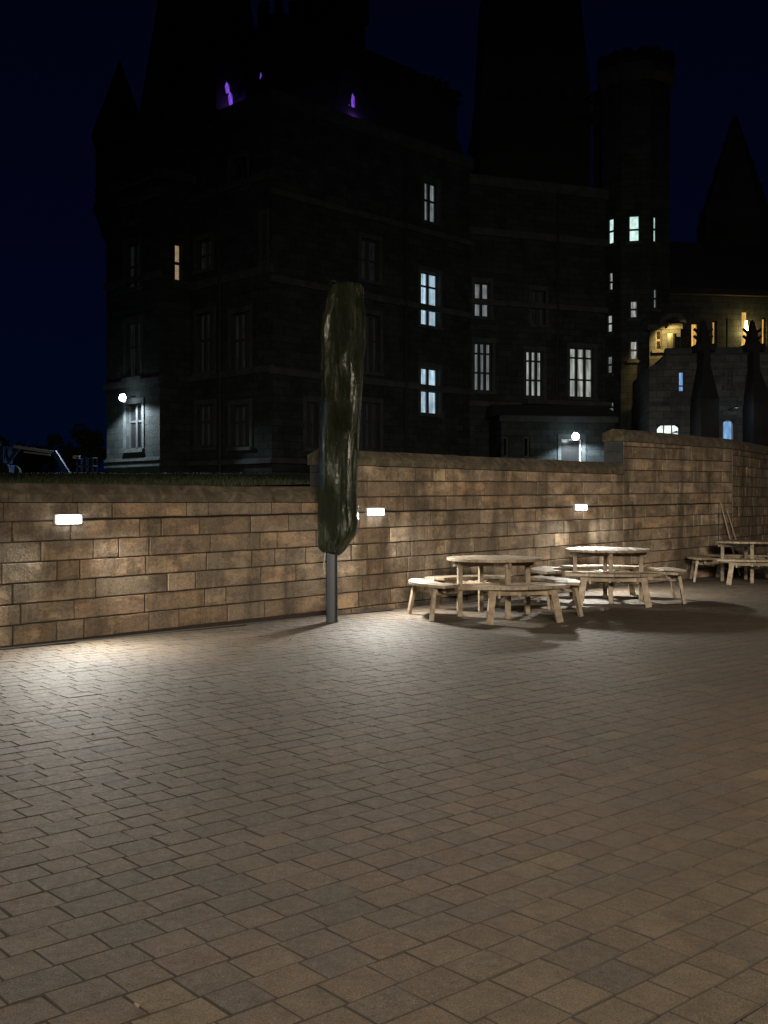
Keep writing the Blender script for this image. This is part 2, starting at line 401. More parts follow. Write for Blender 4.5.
def coping_run(u, n, base, ta, tb, zb, ht, parent, back=.4, seed=3):
    r = random.Random(seed); mb = MB(); t = ta
    while t < tb-.01:
        L = r.uniform(.7, 1.15); t1 = min(tb, t+L)
        if tb-t1 < .3: t1 = tb
        # profile: overhanging face, weathered slope, flat top, back
        o = r.uniform(-.006, .006); zz = r.uniform(-.005, .005)
        prof = [(-.035+o, zb), (-.04+o, zb+ht*.42+zz), (-.01, zb+ht*.62+zz), (.075, zb+ht+zz), (.20, zb+ht+.012+zz), (back+.03, zb+ht*.7+zz), (back+.03, zb)]
        nseg = max(2, int((t1-t)/.09)); rings = []
        for i in range(nseg+1):
            tt = t+.004+(t1-t-.008)*i/nseg; ring = []
            for (a, b) in prof:
                p = base+u*tt+n*a+Z*b; d = mn.noise(Vector(p)*5)*.007+mn.noise(Vector(p)*19)*.004
                if b > zb+.01: p = p+Z*d-n*d
                ring.append(p)
            rings.append(ring)
        k = len(mb.v); m = len(prof)
        for rr in rings: mb.v += [tuple(p) for p in rr]
        for i in range(nseg):
            for j in range(m):
                q = (j+1) % m; mb.f.append((k+i*m+j, k+(i+1)*m+j, k+(i+1)*m+q, k+i*m+q)); mb.uv.append(None); mb.mi.append(0)
        mb.f.append(tuple(k+j for j in range(m))); mb.f.append(tuple(k+nseg*m+j for j in reversed(range(m)))); mb.uv += [None]*2; mb.mi += [0]*2
        t = t1
    return mb.build('coping', M['coping'], parent)
wall = empty('boundary_wall', P0, label='long weathered sandstone boundary wall stepping up twice, set with small white lamps', cat='wall')
wall_i = -P0
def keep(o, root):                         # parts are modelled in world space: hand them to a root standing at its own base
    o.matrix_parent_inverse = root.matrix_world.inverted(); return o
bpy.context.view_layer.update()
masonry('masonry', P0, U, N, [(-6, T_STEP1, 1.5), (T_STEP1, T_STEP2, 2.0), (T_STEP2, T_END, 2.60)], wall)
coping_run(U, N, P0, -6, T_STEP1, 1.5, .19, wall, seed=3)
coping_run(U, N, P0, T_STEP1-.03, T_STEP2, 2.0, .2, wall, seed=4)
coping_run(U, N, P0, T_STEP2-.03, T_END-.02, 2.60, .21, wall, seed=5)
# quoins on the two exposed step ends
q = MB()
for tt, za, zb in ((T_STEP1, 1.70, 2.0), (T_STEP2, 2.21, 2.60)):
    z = za-.2
    while z < zb-.01:
        z1 = min(zb, z+.2); q.box(P0+U*(tt-.007)+N*.2+Z*((z+z1)/2), (.02, .385, z1-z-.01), U, N); z = z1
q.build('end_facing', M['trim'], wall)
for ch in wall.children: keep(ch, wall)
rwall = empty('return_wall', END, label='dim sandstone wall turning back from the corner beyond the farthest picnic table', cat='wall'); bpy.context.view_layer.update()
masonry('masonry', END+U2*.0, U2, N2, [(.02, 9, 2.60)], rwall, seed=9, z0=1.4, tilt=0, dim=.8)  # stone darkened: the weaker light on this wall is put into its colour
coping_run(U2, N2, END, .03, 9, 2.60, .21, rwall, seed=6)
for ch in rwall.children: keep(ch, rwall)
# dark drainage slot at the foot of the wall
s = MB()
c = P0+U*((T_END-6)/2)-N*.06; s.box((c.x, c.y, -.004), (T_END+6, .12, .012), U, N)
tag(s.build('drainage_gap', M['joint']), kind='structure')

# ------------------------------------------------------------------ wall lamps
LIGHTS = [(-3.9, 1.27), (wt(66.5), 1.315), (wt(373), 1.365), (wt(578.5), 1.41)]
lab = ['white rectangular wall lamp set low in the wall beyond the left edge', 'white rectangular wall lamp in the lowest stretch of wall, left of the parasol',
       'white rectangular wall lamp just right of the covered parasol', 'white rectangular wall lamp above the middle picnic table']
for i, (t, z) in enumerate(LIGHTS):
    p = P0+U*t-N*.02+Z*z
    root = empty('wall_lamp', p, label=lab[i], cat='wall lamp', group='lamps along the boundary wall')
    rot = math.atan2(U.y, U.x)
    root.rotation_euler = (0, 0, rot)
    b = MB(); b.box((0, .005, 0), (.30, .05, .112)); b.box((0, -.052, .052), (.30, .075, .008)); b.build('housing', M['whiteframe'], root, bevel=.003)
    b = MB(); b.box((0, -.045, -.004), (.268, .05, .088)); b.build('lens', M['lens'], root, bevel=.008)
    for sg in (-1, 1, 0, 2):                     # wide throw along the wall foot, both ways, and a little straight out
        l = bpy.data.lights.new('lamp_beam', 'AREA'); l.shape = 'RECTANGLE'; l.size = .13; l.size_y = .06
        l.energy = ((66, 50, 48, 56)[i])*{0: .25, 2: .30}.get(sg, .9); l.color = (1.0, .965, .87); l.spread = math.radians(72 if sg == 2 else 122)
        lo = bpy.data.objects.new('lamp_beam', l); COL.objects.link(lo); lo.parent = root
        lo.location = (.075*(sg % 2)*sg, -.12-.02*(sg == 2), -.062)
        lo.rotation_euler = (Vector((0, -.42, -.90)) if sg == 2 else Vector((.66*sg, -.76, -.58))).to_track_quat('-Z', 'Y').to_euler()
# cable run let into the joint, tying the lamps together
mb = MB(); pts = []
for i in range(60):
    t = LIGHTS[1][0]+.15+(15.3-LIGHTS[1][0])*i/59*.985
    pts.append(P0+U*t-N*(.021)+Z*(1.305+.0115*t+.004*math.sin(i*1.7)))
pts.append(P0+U*15.2-N*.02+Z*.02)
mb.path(pts, .009, 6); tag(mb.build('lamp_cable', M['cable']), 'thin black cable running along the wall joint between the lamps', 'cable')

# ------------------------------------------------------------------ lawn behind the wall
def lawn_z(x, y):
    p = Vector((x, y, 0)); d = (p-P0).dot(N); y2 = max(0, min(1, (y-11)/33))
    return 1.62+1.08*y2 if y < 44 else 2.70
nx, ny = 260, 60; vs = []; fs = []
for j in range(ny+1):
    for i in range(nx+1):
        # strip behind the wall line, fanning out to the far distance
        t = -60+130*i/nx; dd = .38+(j/ny)**2.2*260
        p = P0+U*t+N*dd
        vs.append((p.x, p.y, lawn_z(p.x, p.y)+.03*mn.noise(Vector((p.x, p.y, 0))*.4)))
for j in range(ny):
    for i in range(nx):
        k = j*(nx+1)+i; f_ = (k, k+1, k+nx+2, k+nx+1)
        if all((Vector((vs[v][0], vs[v][1], 0))-END).dot(U) < -.1 or (Vector((vs[v][0], vs[v][1], 0))-END).dot(N2) > .3 or (Vector((vs[v][0], vs[v][1], 0))-END).dot(U2) > 22 for v in f_): fs.append(f_)
me = bpy.data.meshes.new('lawn'); me.from_pydata(vs, [], fs); me.materials.append(M['lawn']); me.shade_smooth()
lawn = bpy.data.objects.new('lawn', me); COL.objects.link(lawn); tag(lawn, kind='structure')
gr = MB(); r = random.Random(5)
for i in range(26000):
    t = r.uniform(-5, 5); dd = .42+r.random()**2*26
    p = P0+U*t+N*dd
    if p.y > 41: continue
    t2 = t+dd*r.uniform(-.5, .9) if dd > 3 else t; p = P0+U*t2+N*dd
    z = lawn_z(p.x, p.y); h = r.uniform(.03, .085); a = r.uniform(0, PI); w = .006+dd*.0006
    d = Vector((math.cos(a), math.sin(a), 0))*w; tip = Vector((r.uniform(-.03, .03), r.uniform(-.03, .03), h))
    b = Vector((p.x, p.y, z)); gr.face([b-d, b+d, b+tip])
tag(gr.build('grass', M['grass']), 'rough dark grass growing up to the back of the low wall', 'grass', kind='stuff')

# ------------------------------------------------------------------ parasol
PD = 13.4; K = PD/F
def pz(y): return EYE+(HY-y)*K
par = empty('folded_parasol', (-.65, PD, 0), label='folded parasol wrapped in a dark green plastic cover on a slate grey post', cat='parasol')
mb = MB(); n = 32
ring = lambda z, r: [(r*math.copysign(abs(math.cos(2*PI*i/n))**.6, math.cos(2*PI*i/n)), r*math.copysign(abs(math.sin(2*PI*i/n))**.6, math.sin(2*PI*i/n)), z) for i in range(n)]
mb.frustum(ring(-.01, .072), ring(1.3, .072)); mb.build('post', M['slatepole'], par, smooth=False)
mb = MB(); mb.tube((0, 0, .001), (0, 0, .012), .083, .083, 24); mb.build('base_collar', M['slatepole'], par)
prof = [(555, 329, 338), (553, 326, 342), (551, 321, 344.5), (548, 318.2, 346.5), (541, 317.6, 351), (535.5, 317.6, 355.5), (531, 317.6, 357.3), (520, 317.5, 358), (505, 317.8, 357.5), (492, 317.8, 357), (470, 318.5, 357.5), (450, 319, 358.5), (420, 320.5, 360),
        (400, 321, 361.5), (380, 321, 363), (360, 320.5, 363.5), (345, 320, 365.5), (330, 319.5, 365.5), (318, 320.5, 366), (308, 323, 364.5), (300, 325.5, 363.5), (292, 328, 363.8), (288, 329.5, 363.5), (285.5, 331.5, 362), (284, 335, 359.5), (283.3, 341, 353)]
ys = np.array([p[0] for p in prof][::-1]); lf = np.array([p[1] for p in prof][::-1]); rt = np.array([p[2] for p in prof][::-1])
NR, NS = 230, 160; verts = []; faces = []; mi = []
for j in range(NR+1):
    y = 555-(555-282.5)*j/NR; l = np.interp(y, ys, lf); r_ = np.interp(y, ys, rt); cx = ((l+r_)/2-331.8)*K; hw = (r_-l)/2*K; z = pz(y)
    zz = z
    for i in range(NS):
        a = 2*PI*i/NS; c, s_ = math.cos(a), math.sin(a)
        # long folds of the cloth beneath, pinched towards the bottom and twisting a little, plus the crinkle of the plastic
        ph = a+.10*math.sin(z*.8)+.05*mn.noise(Vector((c, s_, z*.7)))*2
        fold = .20*abs(math.sin(3*ph+.9))-.09+.09*abs(math.sin(5.5*ph+.5*z))+.05*math.sin(14*ph-1.1*z)
        fold *= .55+.45*math.sin(min(1, (z-.8)/.5)*PI/2)
        cr = mn.noise(Vector((c*3.0, s_*3.0, z*2)))*.04+mn.noise(Vector((c*7, s_*7, z*3.5+c*4)))*.045+abs(mn.noise(Vector((c*13, s_*13, z*9-s_*6))))*.03+mn.noise(Vector((c*26, s_*26, z*30)))*.016
        side = abs(c)**2
        if z < 1.25: cr += (1.25-z)/.4*(.07*mn.noise(Vector((c*5, s_*5, z*4)))+.05*math.sin(11*a+6*z)+.04*mn.noise(Vector((c*12, s_*12, z*16))))
        # taut sleeve over bundled ribs: flattish panels between long creases, two deep folds, slack crumpling at the foot
        nf = 6; u_ = ((a+.35+.05*math.sin(z*1.3)) % (2*PI/nf))-PI/nf; panel = math.cos(PI/nf)/math.cos(u_)
        def groove(a0, w, d, za, zb): 
            da = (a-a0+PI) % (2*PI)-PI; return d*math.exp(-(da/w)**2)*max(0, min(1, (z-za)/.4, (zb-z)/.4))
        gr = groove(4.50+.10*math.sin(z), .10, .20, 1.9, 4.1)+groove(5.25-.06*(z-2.5), .09, .15, 1.2, 3.6)+groove(3.9, .10, .10, .9, 3.0)+groove(4.95, .06, .10, .9, 2.2)
        fold = fold*.45+(panel-1)*1.1+.06-gr
        rr = hw*(1+fold*(1-.55*side)+cr*(1-.65*side))
        dp = hw*.88
        verts.append((cx+rr*c, dp*(1+fold+cr)*s_, z+.006*mn.noise(Vector((c*4, s_*4, z*6)))+(.02*mn.noise(Vector((c*3, s_*3, 9))) if j < 6 else 0)))
for j in range(NR):
    y = 555-(555-282.5)*j/NR
    for i in range(NS):
        q = (i+1) % NS; faces.append((j*NS+i, j*NS+q, (j+1)*NS+q, (j+1)*NS+i))
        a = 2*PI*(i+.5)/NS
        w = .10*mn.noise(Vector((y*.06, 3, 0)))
        mi.append(1 if (400 < y < 491 and abs(a-(PI*1.16)) < .34+w) else 0)  # cool lamp reflection on the left side, put into the cover's colour
faces.append(tuple(range(NR*NS, (NR+1)*NS))); mi.append(0)
faces.append(tuple(reversed(range(NS)))); mi.append(0)
me = bpy.data.meshes.new('cover'); me.from_pydata(verts, [], faces); me.materials.append(M['tarp']); me.materials.append(M['tarp_reflection'])
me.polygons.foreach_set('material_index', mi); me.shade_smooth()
cv = bpy.data.objects.new('cover', me); COL.objects.link(cv); cv.parent = par
# raised welded seams down the sleeve
for col_ in (int(NS*.695), int(NS*.86), int(NS*.30)):
    mb = MB(); pts = [Vector(verts[j*NS+(col_+int(2.5*math.sin(j*.02)))]) for j in range(12, NR-6, 3)]; pts = [p+Vector((p.x-.1, p.y, 0)).normalized()*.002 for p in pts]
    mb.path(pts, .0065, 5); mb.build('seam', M['tarp'], par, smooth=True)
# gathered skirt with its drawstring, the cord hanging down the post, a sewn seam and the loop at the tip
mb = MB(); pts = []
for i in range(40):
    a = 2*PI*i/39; pts.append(Vector((.018+.10*math.cos(a), .095*math.sin(a), .905+.015*math.sin(3*a))))
mb.path(pts, .006, 6); mb.path([Vector((-.075, -.06, .90)), Vector((-.088, -.07, .82)), Vector((-.098, -.075, .72)), Vector((-.09, -.07, .64)), Vector((-.083, -.07, .60))], .006, 6)
mb.build('drawstring', M['cord'], par, smooth=True)
mb = MB(); a0 = 4.55; pts = []
mb = MB(); mb.path([Vector((.07, 0, 4.225)), Vector((.05, 0, 4.25)), Vector((.02, 0, 4.262)), Vector((-.01, 0, 4.245)), Vector((-.02, 0, 4.215))], .006, 6); mb.build('tip_loop', M['tarp'], par)

# ------------------------------------------------------------------ round picnic tables
def disc_planks(r, z0, z1, w, gap, rnd):
    mb = MB(); x = -r
    while x < r-.001:
        x1 = min(r, x+w); a, b = x+gap/2, x1-gap/2
        n = 12; pts = []
        ang = lambda v: math.acos(max(-1, min(1, v/r)))
        A, B = ang(max(a, -r)), ang(min(b, r))
        up = [(r*math.cos(A+(B-A)*i/n), r*math.sin(A+(B-A)*i/n)) for i in range(n+1)]
        poly = [(p[0], -p[1]) for p in up]+[(p[0], p[1]) for p in reversed(up)]
        poly = [p for k, p in enumerate(poly) if k == 0 or (Vector(p)-Vector(poly[k-1])).length > 1e-4]
        if (Vector(poly[0])-Vector(poly[-1])).length < 1e-4: poly.pop()
        dz = rnd.uniform(-.0015, .0015)
        mb.frustum([(p[0], p[1], z0) for p in poly], [(p[0], p[1], z1+dz) for p in poly]); x = x1
    return mb
def make_table():
    rnd = random.Random(3)
    root = empty('picnic_table', label='x', cat='picnic table', group='round timber picnic tables')
    disc_planks(.625, .73, .768, .1388, .007, rnd).build('tabletop', M['wood'], root, bevel=.004)
    rim = MB()
    for k in range(4):
        a = k*PI/2; d = Vector((math.cos(a), math.sin(a), 0)); tn = Vector((-d.y, d.x, 0))
        MB().box(d*.48+Z*.365, (.06, .06, .73), d, tn).build('post', M['wood'], root, bevel=.004)
        # bench: an arc of three boards cut to the curve
        mb = MB(); half = math.radians(36); nb_ = 4; g = .007
        for layer, (ra, rb) in enumerate(((.80, .953), (.962, 1.13))):
            for j in range(nb_):
                a0 = a-half+2*half*j/nb_+g/2/ra*(j > 0); a1 = a-half+2*half*(j+1)/nb_-g/2/ra*(j < nb_-1); m = 6
                o = [(rb*math.cos(a0+(a1-a0)*i/m), rb*math.sin(a0+(a1-a0)*i/m)) for i in range(m+1)]
                i_ = [(ra*math.cos(a1-(a1-a0)*i/m), ra*math.sin(a1-(a1-a0)*i/m)) for i in range(m+1)]
                zt = .462+rnd.uniform(-.0015, .0015)
                ply = o+i_
                mb.frustum([(p[0], p[1], .424) for p in ply], [(p[0], p[1], zt) for p in ply])
        mb.build('bench_seat', M['wood'], root, bevel=.004)
        for s_ in (-1, 1):                       # splayed outer legs
            top = d*.965+tn*.40*s_+Z*.424; foot = d*1.03+tn*.47*s_
            MB().bar(foot-Z*.0, top, .085, .042, up=(d.x, d.y, 0)).build('leg', M['wood'], root, bevel=.003)
        b = MB(); b.bar(d*.965-tn*.46+Z*.385, d*.965+tn*.46+Z*.385, .045, .075); b.bar(d*.83-tn*.40+Z*.385, d*.83+tn*.40+Z*.385, .04, .07)
        b.build('bench_rail', M['wood'], root, bevel=.003)
        b = MB()
        for s_ in (-1, 1): b.bar(d*.99+tn*.33*s_+Z*.36, d*.52+tn*.05*s_+Z*.36, .035, .09)
        b.build('brace', M['wood'], root, bevel=.003)
    for k, zz in ((0, .385), (1, .384)):
        a = k*PI/2; d = Vector((math.cos(a), math.sin(a), 0)); tn = Vector((-d.y, d.x, 0))
        for s_ in (-1, 1): MB().bar(d*-1.0+tn*.056*s_+Z*(zz-.01*k), d*1.0+tn*.056*s_+Z*(zz-.01*k), .038, .078).build('cross_beam', M['wood'], root, bevel=.003)
        MB().bar(d*-.56+Z*(.690-.001*k), d*.56+Z*(.690-.001*k), .038, .075-.002*k).build('top_bearer', M['wood'], root, bevel=.003)
    return root
tb = make_table()
TB = [((494-CX)/F*14.2, 14.2, 16, 1.0, 'nearest round timber picnic table, leftmost and closest to the covered parasol'),
      ((608-CX)/F*16.35, 16.35, -7, 1.03, 'middle round timber picnic table with brightly lit top below the wall lamp'),
      ((749-CX)/F*20.3, 20.3, -12, 1.0, 'farthest round timber picnic table by the wall corner, cut by the right edge')]
for i, (x, y, a, s_, lb) in enumerate(TB):
    o = tb if i == 0 else copy_tree(tb)
    o.location = (x, y, 0); o.rotation_euler = (0, 0, math.radians(a)); o.scale = (s_,)*3; o['label'] = lb

# ------------------------------------------------------------------ poles leaning in the wall corner
for (px0, y0, px1, off, rr, lb) in ((719, 503, 723, .32, .014, 'pale thin pole leaning in the wall corner, the taller and straighter one'), (725, 509, 731, .30, .010, 'thinner darker pole leaning more steeply aslant in the wall corner')):
    t = wt(px0); p = P0+U*t; d = p.y; top = p-N*.035+Z*(EYE+(HY-y0)*d/F)
    ft = P0+U*(wt(px1)+.1)-N*off+Z*.005
    o = MB().tube(ft, top, rr*1.1, rr, 8).build('leaning_pole', M['stick'], smooth=False)
    tag(o, lb, 'pole', 'poles leaning in the wall corner')

# ------------------------------------------------------------------ fallen leaves
r = random.Random(11); i = 0
spots = [(655, 635), (668, 634), (512, 681), (213, 668), (290, 640), (610, 655), (92, 735), (246, 740), (470, 742), (350, 770), (137, 1009), (120, 700), (380, 655), (700, 690), (332, 631), (570, 600)]
for (px, py) in spots:
    d = EYE*F/(py-HY); x = (px-CX)/F*d; s_ = r.uniform(.012, .022); a = r.uniform(0, 2*PI); mb = MB(); top = []; bot = []
    for k in range(9):
        th = 2*PI*k/9; rad = s_*(1 if k % 2 else .62)*(1.5 if k == 0 else 1)
        top.append((rad*math.cos(th), rad*math.sin(th)*.7, .004+.006*math.cos(th*2))); bot.append((rad*math.cos(th), rad*math.sin(th)*.7, .002+.006*math.cos(th*2)))
    mb.frustum(bot, top); o = mb.build('fallen_leaf', M['leaf']); o.location = (x, d, .004); o.rotation_euler = (0, 0, a)
    tag(o, 'small dry leaf lying on the block paving', 'leaf', 'dry leaves scattered on the paving')

# ================================================================== buildings
def ray_on(A, D, px):
    """distance along the facade line A + s*D seen at picture column px"""
    r_ = (px-CX)/F; return (r_*A.y-A.x)/(D.x-r_*D.y)
class Facade:
    def __init__(s, A, B, z0, z1):
        s.A = Vector((A[0], A[1], 0)); s.B = Vector((B[0], B[1], 0)); s.D = (s.B-s.A).normalized(); s.L = (s.B-s.A).length
        s.n = Vector((s.D.y, -s.D.x, 0)); s.z0 = z0; s.z1 = z1; s.op = []
    def sz(s, px, y): t = ray_on(s.A, s.D, px); d = (s.A+s.D*t).y; return t, EYE+(HY-y)*d/F
    def P(s, t, z, out=0): return s.A+s.D*t+s.n*out+Z*z
    def window(s, px0, px1, y0, y1, **k):
        a, _ = s.sz(px0, y0); b, _ = s.sz(px1, y0); m = s.sz((px0+px1)/2, y0)[1]; n_ = s.sz((px0+px1)/2, y1)[1]
        s.op.append((max(.05, a), min(s.L-.05, b), n_, m, k))
    def wall(s, mat, parent, name='wall', rev=.28):
        mb = MB(); ts = sorted({0, s.L}|{o[0] for o in s.op}|{o[1] for o in s.op}); zs = sorted({s.z0, s.z1}|{o[2] for o in s.op}|{o[3] for o in s.op})
        for t0, t1 in zip(ts[:-1], ts[1:]):
            for a, b in zip(zs[:-1], zs[1:]):
                tm, zm = (t0+t1)/2, (a+b)/2
                if any(o[0] < tm < o[1] and o[2] < zm < o[3] for o in s.op): continue
                mb.face([s.P(t0, a), s.P(t1, a), s.P(t1, b), s.P(t0, b)], [(t0, a), (t1, a), (t1, b), (t0, b)])
        for o in s.op:
            c = [(o[0], o[2]), (o[1], o[2]), (o[1], o[3]), (o[0], o[3])]
            for i in range(4):
                p, q_ = c[i], c[(i+1) % 4]; mb.face([s.P(*p), s.P(*p, -rev), s.P(*q_, -rev), s.P(*q_)], [(p[0]+p[1], 0), (p[0]+p[1], rev), (q_[0]+q_[1], rev), (q_[0]+q_[1], 0)])
        return mb.build(name, mat, parent)
    def windows(s, parent, surround=True):
        for (a, b, z0, z1, k) in s.op:
            if surround and k.get('sur', 1):
                m = MB(); w = .16; o = .03
                for (ta, tb_, za, zb) in ((a-w, a, z0, z1), (b, b+w, z0, z1), (a-w, b+w, z1, z1+.22)):
                    m.box(s.P((ta+tb_)/2, (za+zb)/2, o/2), (tb_-ta-.003, o+.02, zb-za-.003), s.D, -s.n)
                m.build('window_surround', M['trim'], parent)
            cols, rows = k.get('cols', 2), k.get('rows', 2); bar = k.get('bar', .085); m = MB(); dp = k.get('dp', -.2)
            fm = M['frame'] if not k.get('white') else M['whiteframe']
            for t in (a+.03, b-.03): m.box(s.P(t, (z0+z1)/2, dp), (.06, .07, z1-z0), s.D, -s.n)
            for z in (z0+.03, z1-.03): m.box(s.P((a+b)/2, z, dp), (b-a-.12, .068, .06), s.D, -s.n)
            for i in range(1, cols):
                t = a+(b-a)*i/cols; m.box(s.P(t, (z0+z1)/2, dp+.02), (bar*1.6 if k.get('mull') else bar, .09, z1-z0-.12), s.D, -s.n)
            hs = k.get('hs') or [i/rows for i in range(1, rows)]
            for h in hs: m.box(s.P((a+b)/2, z0+(z1-z0)*h, dp-.005), (b-a-.12, .06, bar), s.D, -s.n)
            wf = m.build('window', fm, parent)
            g_ = MB(); du = k.get('seed', random.random()*9)
            lit = k.get('split')   # lit part only
            g_.face([s.P(a, z0, dp-.04), s.P(b, z0, dp-.04), s.P(b, z1, dp-.04), s.P(a, z1, dp-.04)], [(du, du), (du+1, du), (du+1, du+1), (du, du+1)])
            g_.build('pane', M[k.get('m', 'glass')], wf)
            sl = MB(); sl.box(s.P((a+b)/2, z0-.08, .04), (b-a+.3, .16, .14), s.D, -s.n); sl.build('sill', M['trim'], wf)
    def course(s, z, parent, h=.22, out=.12, name='string_course', mat='trim', ext=.1):
        m = MB(); m.box(s.P(s.L/2, z, out/2-.02), (s.L+2*ext, out+.04, h), s.D, -s.n); m.box(s.P(s.L/2, z+h/2+.03, out/4-.02), (s.L+ext, out/2+.04, .06), s.D, -s.n)
        return m.build(name, M[mat], parent)
def block_mass(A, B, depth, z0, z1, parent, mat, name='wall'):
    """sides, back and top behind a front facade"""
    A = Vector((A[0], A[1], 0)); B = Vector((B[0], B[1], 0)); D = (B-A).normalized(); n = Vector((D.y, -D.x, 0)); L = (B-A).length
    m = MB(); c = [A, B, B-n*depth, A-n*depth]
    for i in (1, 2, 3):
        p, q_ = c[i], c[(i+1) % 4]; w = (q_-p).length
        m.face([p+Z*z0, q_+Z*z0, q_+Z*z1, p+Z*z1], [(0, z0), (w, z0), (w, z1), (0, z1)])
    m.face([v+Z*z1 for v in c], [(0, 0)]*4)
    return m.build(name, mat, parent)
def frustum_roof(c4, z0, z1, k, parent, name='roof', mat='slate'):
    cen = sum(c4, Vector((0, 0, 0)))/len(c4); m = MB()
    m.frustum([cen+(v-cen)*1.04+Z*z0 for v in c4], [cen+(v-cen)*k+Z*z1 for v in c4]); return m.build(name, M[mat], parent)
def chimney(cx, cy, w, d, z0, z1, parent, pots=3):
    m = MB(); D, n = U, N; c = Vector((cx, cy, 0))
    m.box(c+Z*((z0+z1)/2), (w, d, z1-z0), D, n); m.box(c+Z*(z1-.35), (w+.25, d+.25, .2), D, n); m.box(c+Z*(z1+.08), (w+.35, d+.35, .16), D, n)
    ch = m.build('chimney', M['soot'], parent)
    m = MB()
    for i in range(pots):
        p = c+D*((i-(pots-1)/2)*w/pots); m.tube(p+Z*(z1+.15), p+Z*(z1+.75), .17, .13, 10)
    m.build('chimney_pot', M['soot'], ch); return ch
def dep(px, y, d): return ((px-CX)/F*d, d, EYE+(HY-y)*d/F)

GZ = 2.4
P2 = Vector((-4.38, 42.0, 0)); P3 = Vector((-8.28, 45.88, 0)); P4 = Vector((-9.35, 44.81, 0)); P5 = Vector((-12.32, 47.75, 0)); P6 = Vector((4.04, 50.48, 0)); P7 = Vector((10.9, 53.0, 0))
man = empty('school_building', (-2, 46, GZ), label='huge dark turreted stone building filling the night sky behind the wall', cat='building'); bpy.context.view_layer.update()
# -- left wing, lamp lit at its foot
fa = Facade(P5, P4, GZ, 17.6)
fa.window(126, 142.5, 404, 449, cols=2, hs=[.62], mull=1, white=0)
fa.window(126, 141, 322, 377, cols=2, hs=[.55], mull=1, m='faint'); fa.window(126, 140, 244, 288, cols=2, hs=[.5], mull=1, m='faint')
fa.window(126, 139, 190, 222, cols=2)
fa.wall(M['castle'], man); fa.windows(man)
for z in (3.05, 3.3): fa.course(z, man, .09, .09)
fa.course(6.6, man, .25); fa.course(11.0, man); fa.course(14.4, man, .3, .3); fa.course(15.1, man, .35, .5); fa.course(17.3, man, .4, .55, 'parapet')
fs_ = Facade(P4, P3, GZ, 17.6); fs_.window(175.5, 183.5, 244, 281, cols=1, hs=[.48], m='peach', bar=.12, sur=0)
fs_.wall(M['castle'], man); fs_.windows(man); fs_.course(15.1, man, .35, .5); fs_.course(17.3, man, .4, .55, 'parapet')
# back of the wing
B5 = P5+U*11; m = MB(); m.face([B5+Z*GZ, P5+Z*GZ, P5+Z*17.6, B5+Z*17.6], [(0, 0), (11, 0), (11, 15), (0, 15)]); m.face([P5+Z*17.6, P4+Z*17.6, P3+Z*17.6+U*9.5, B5+Z*17.6], [(0, 0)]*4)
m.build('wall', M['castle'], man)
# corbelled corner turret with its cone (kept close to the wing)
m = MB(); c = P5+(P4-P5)*.12+U*.4; n = 20
rg = lambda r, z: [c+Vector((r*math.cos(2*PI*i/n), r*math.sin(2*PI*i/n), 0))+Z*z for i in range(n)]
for (r0, z0, r1, z1) in ((.35, 12.4, .75, 13.2), (.8, 13.2, .85, 13.5), (.85, 13.5, 1.1, 14.2), (1.15, 14.2, 1.15, 14.5), (1.05, 14.5, 1.05, 17.4), (1.2, 17.4, 1.2, 17.7)): m.frustum(rg(r0, z0), rg(r1, z1))
tu = m.build('turret', M['castle'], man); m = MB(); m.frustum(rg(1.2, 17.7), rg(.03, 21.0)); m.build('cone_roof', M['slate'], tu)
q4 = [P5+U*.6, P4+U*.6+(P5-P4)*.1, P3+U*5, P5+U*7]
frustum_roof([P4+(P5-P4)*.55+U*.5, P4+U*.5, P3+U*4.4, P3+U*4.4+(P5-P4)*.55], 17.6, 29, .42, man)
# -- second face
fb = Facade(P3, P2, GZ, 17.6)
for (a, b) in ((197, 214), (231, 250)):
    fb.window(a, b, 405, 447, cols=3, hs=[.6], mull=1, m='faint'); fb.window(a, b, 313, 372, cols=3, hs=[.55], mull=1, m='faint')
fb.window(197, 212, 240, 270, cols=2, m='faint'); fb.window(262, 267, 216, 262, cols=1)
fb.window(231, 247, 160, 190, cols=2)
fb.wall(M['castle'], man); fb.windows(man)
for z, h in ((3.1, .15), (6.7, .22), (10.6, .3), (14.3, .25), (17.3, .5)): fb.course(z, man, h, .14)
m = MB(); p = fb.P(fb.sz(222, 400)[0], 0, .12); m.tube(p+Z*GZ, p+Z*17, .07, n=8); m.build('drainpipe', M['lead'], man)
# -- long face running away to the right
fc = Facade(P2, P6, GZ, 17.6)
fc.window(420.5, 439.5, 368, 414, cols=2, hs=[.5], m='cool', mull=1); fc.window(420.5, 439.5, 273, 326, cols=2, hs=[.36, .74], m='cool', mull=1)
fc.window(424, 438, 183, 223, cols=2, hs=[.55], m='dim', mull=1)
fc.window(361, 379, 240, 281, cols=2, hs=[.5], m='faint', mull=1); fc.window(361, 380, 403, 449, cols=3, hs=[.6], m='faint', mull=1); fc.window(361, 380, 315, 372, cols=3, hs=[.55], m='faint', mull=1)
fc.window(306, 318, 402, 448, cols=2, mull=1, m='faint')
fc.wall(M['castle'], man); fc.windows(man)
for z, h in ((3.1, .15), (6.6, .22), (10.2, .22), (13.6, .22), (17.3, .5)): fc.course(z, man, h, .14)
m = MB(); p = fc.P(fc.sz(404, 400)[0], 0, .12); m.tube(p+Z*GZ, p+Z*17, .07, n=8); m.build('drainpipe', M['lead'], man)
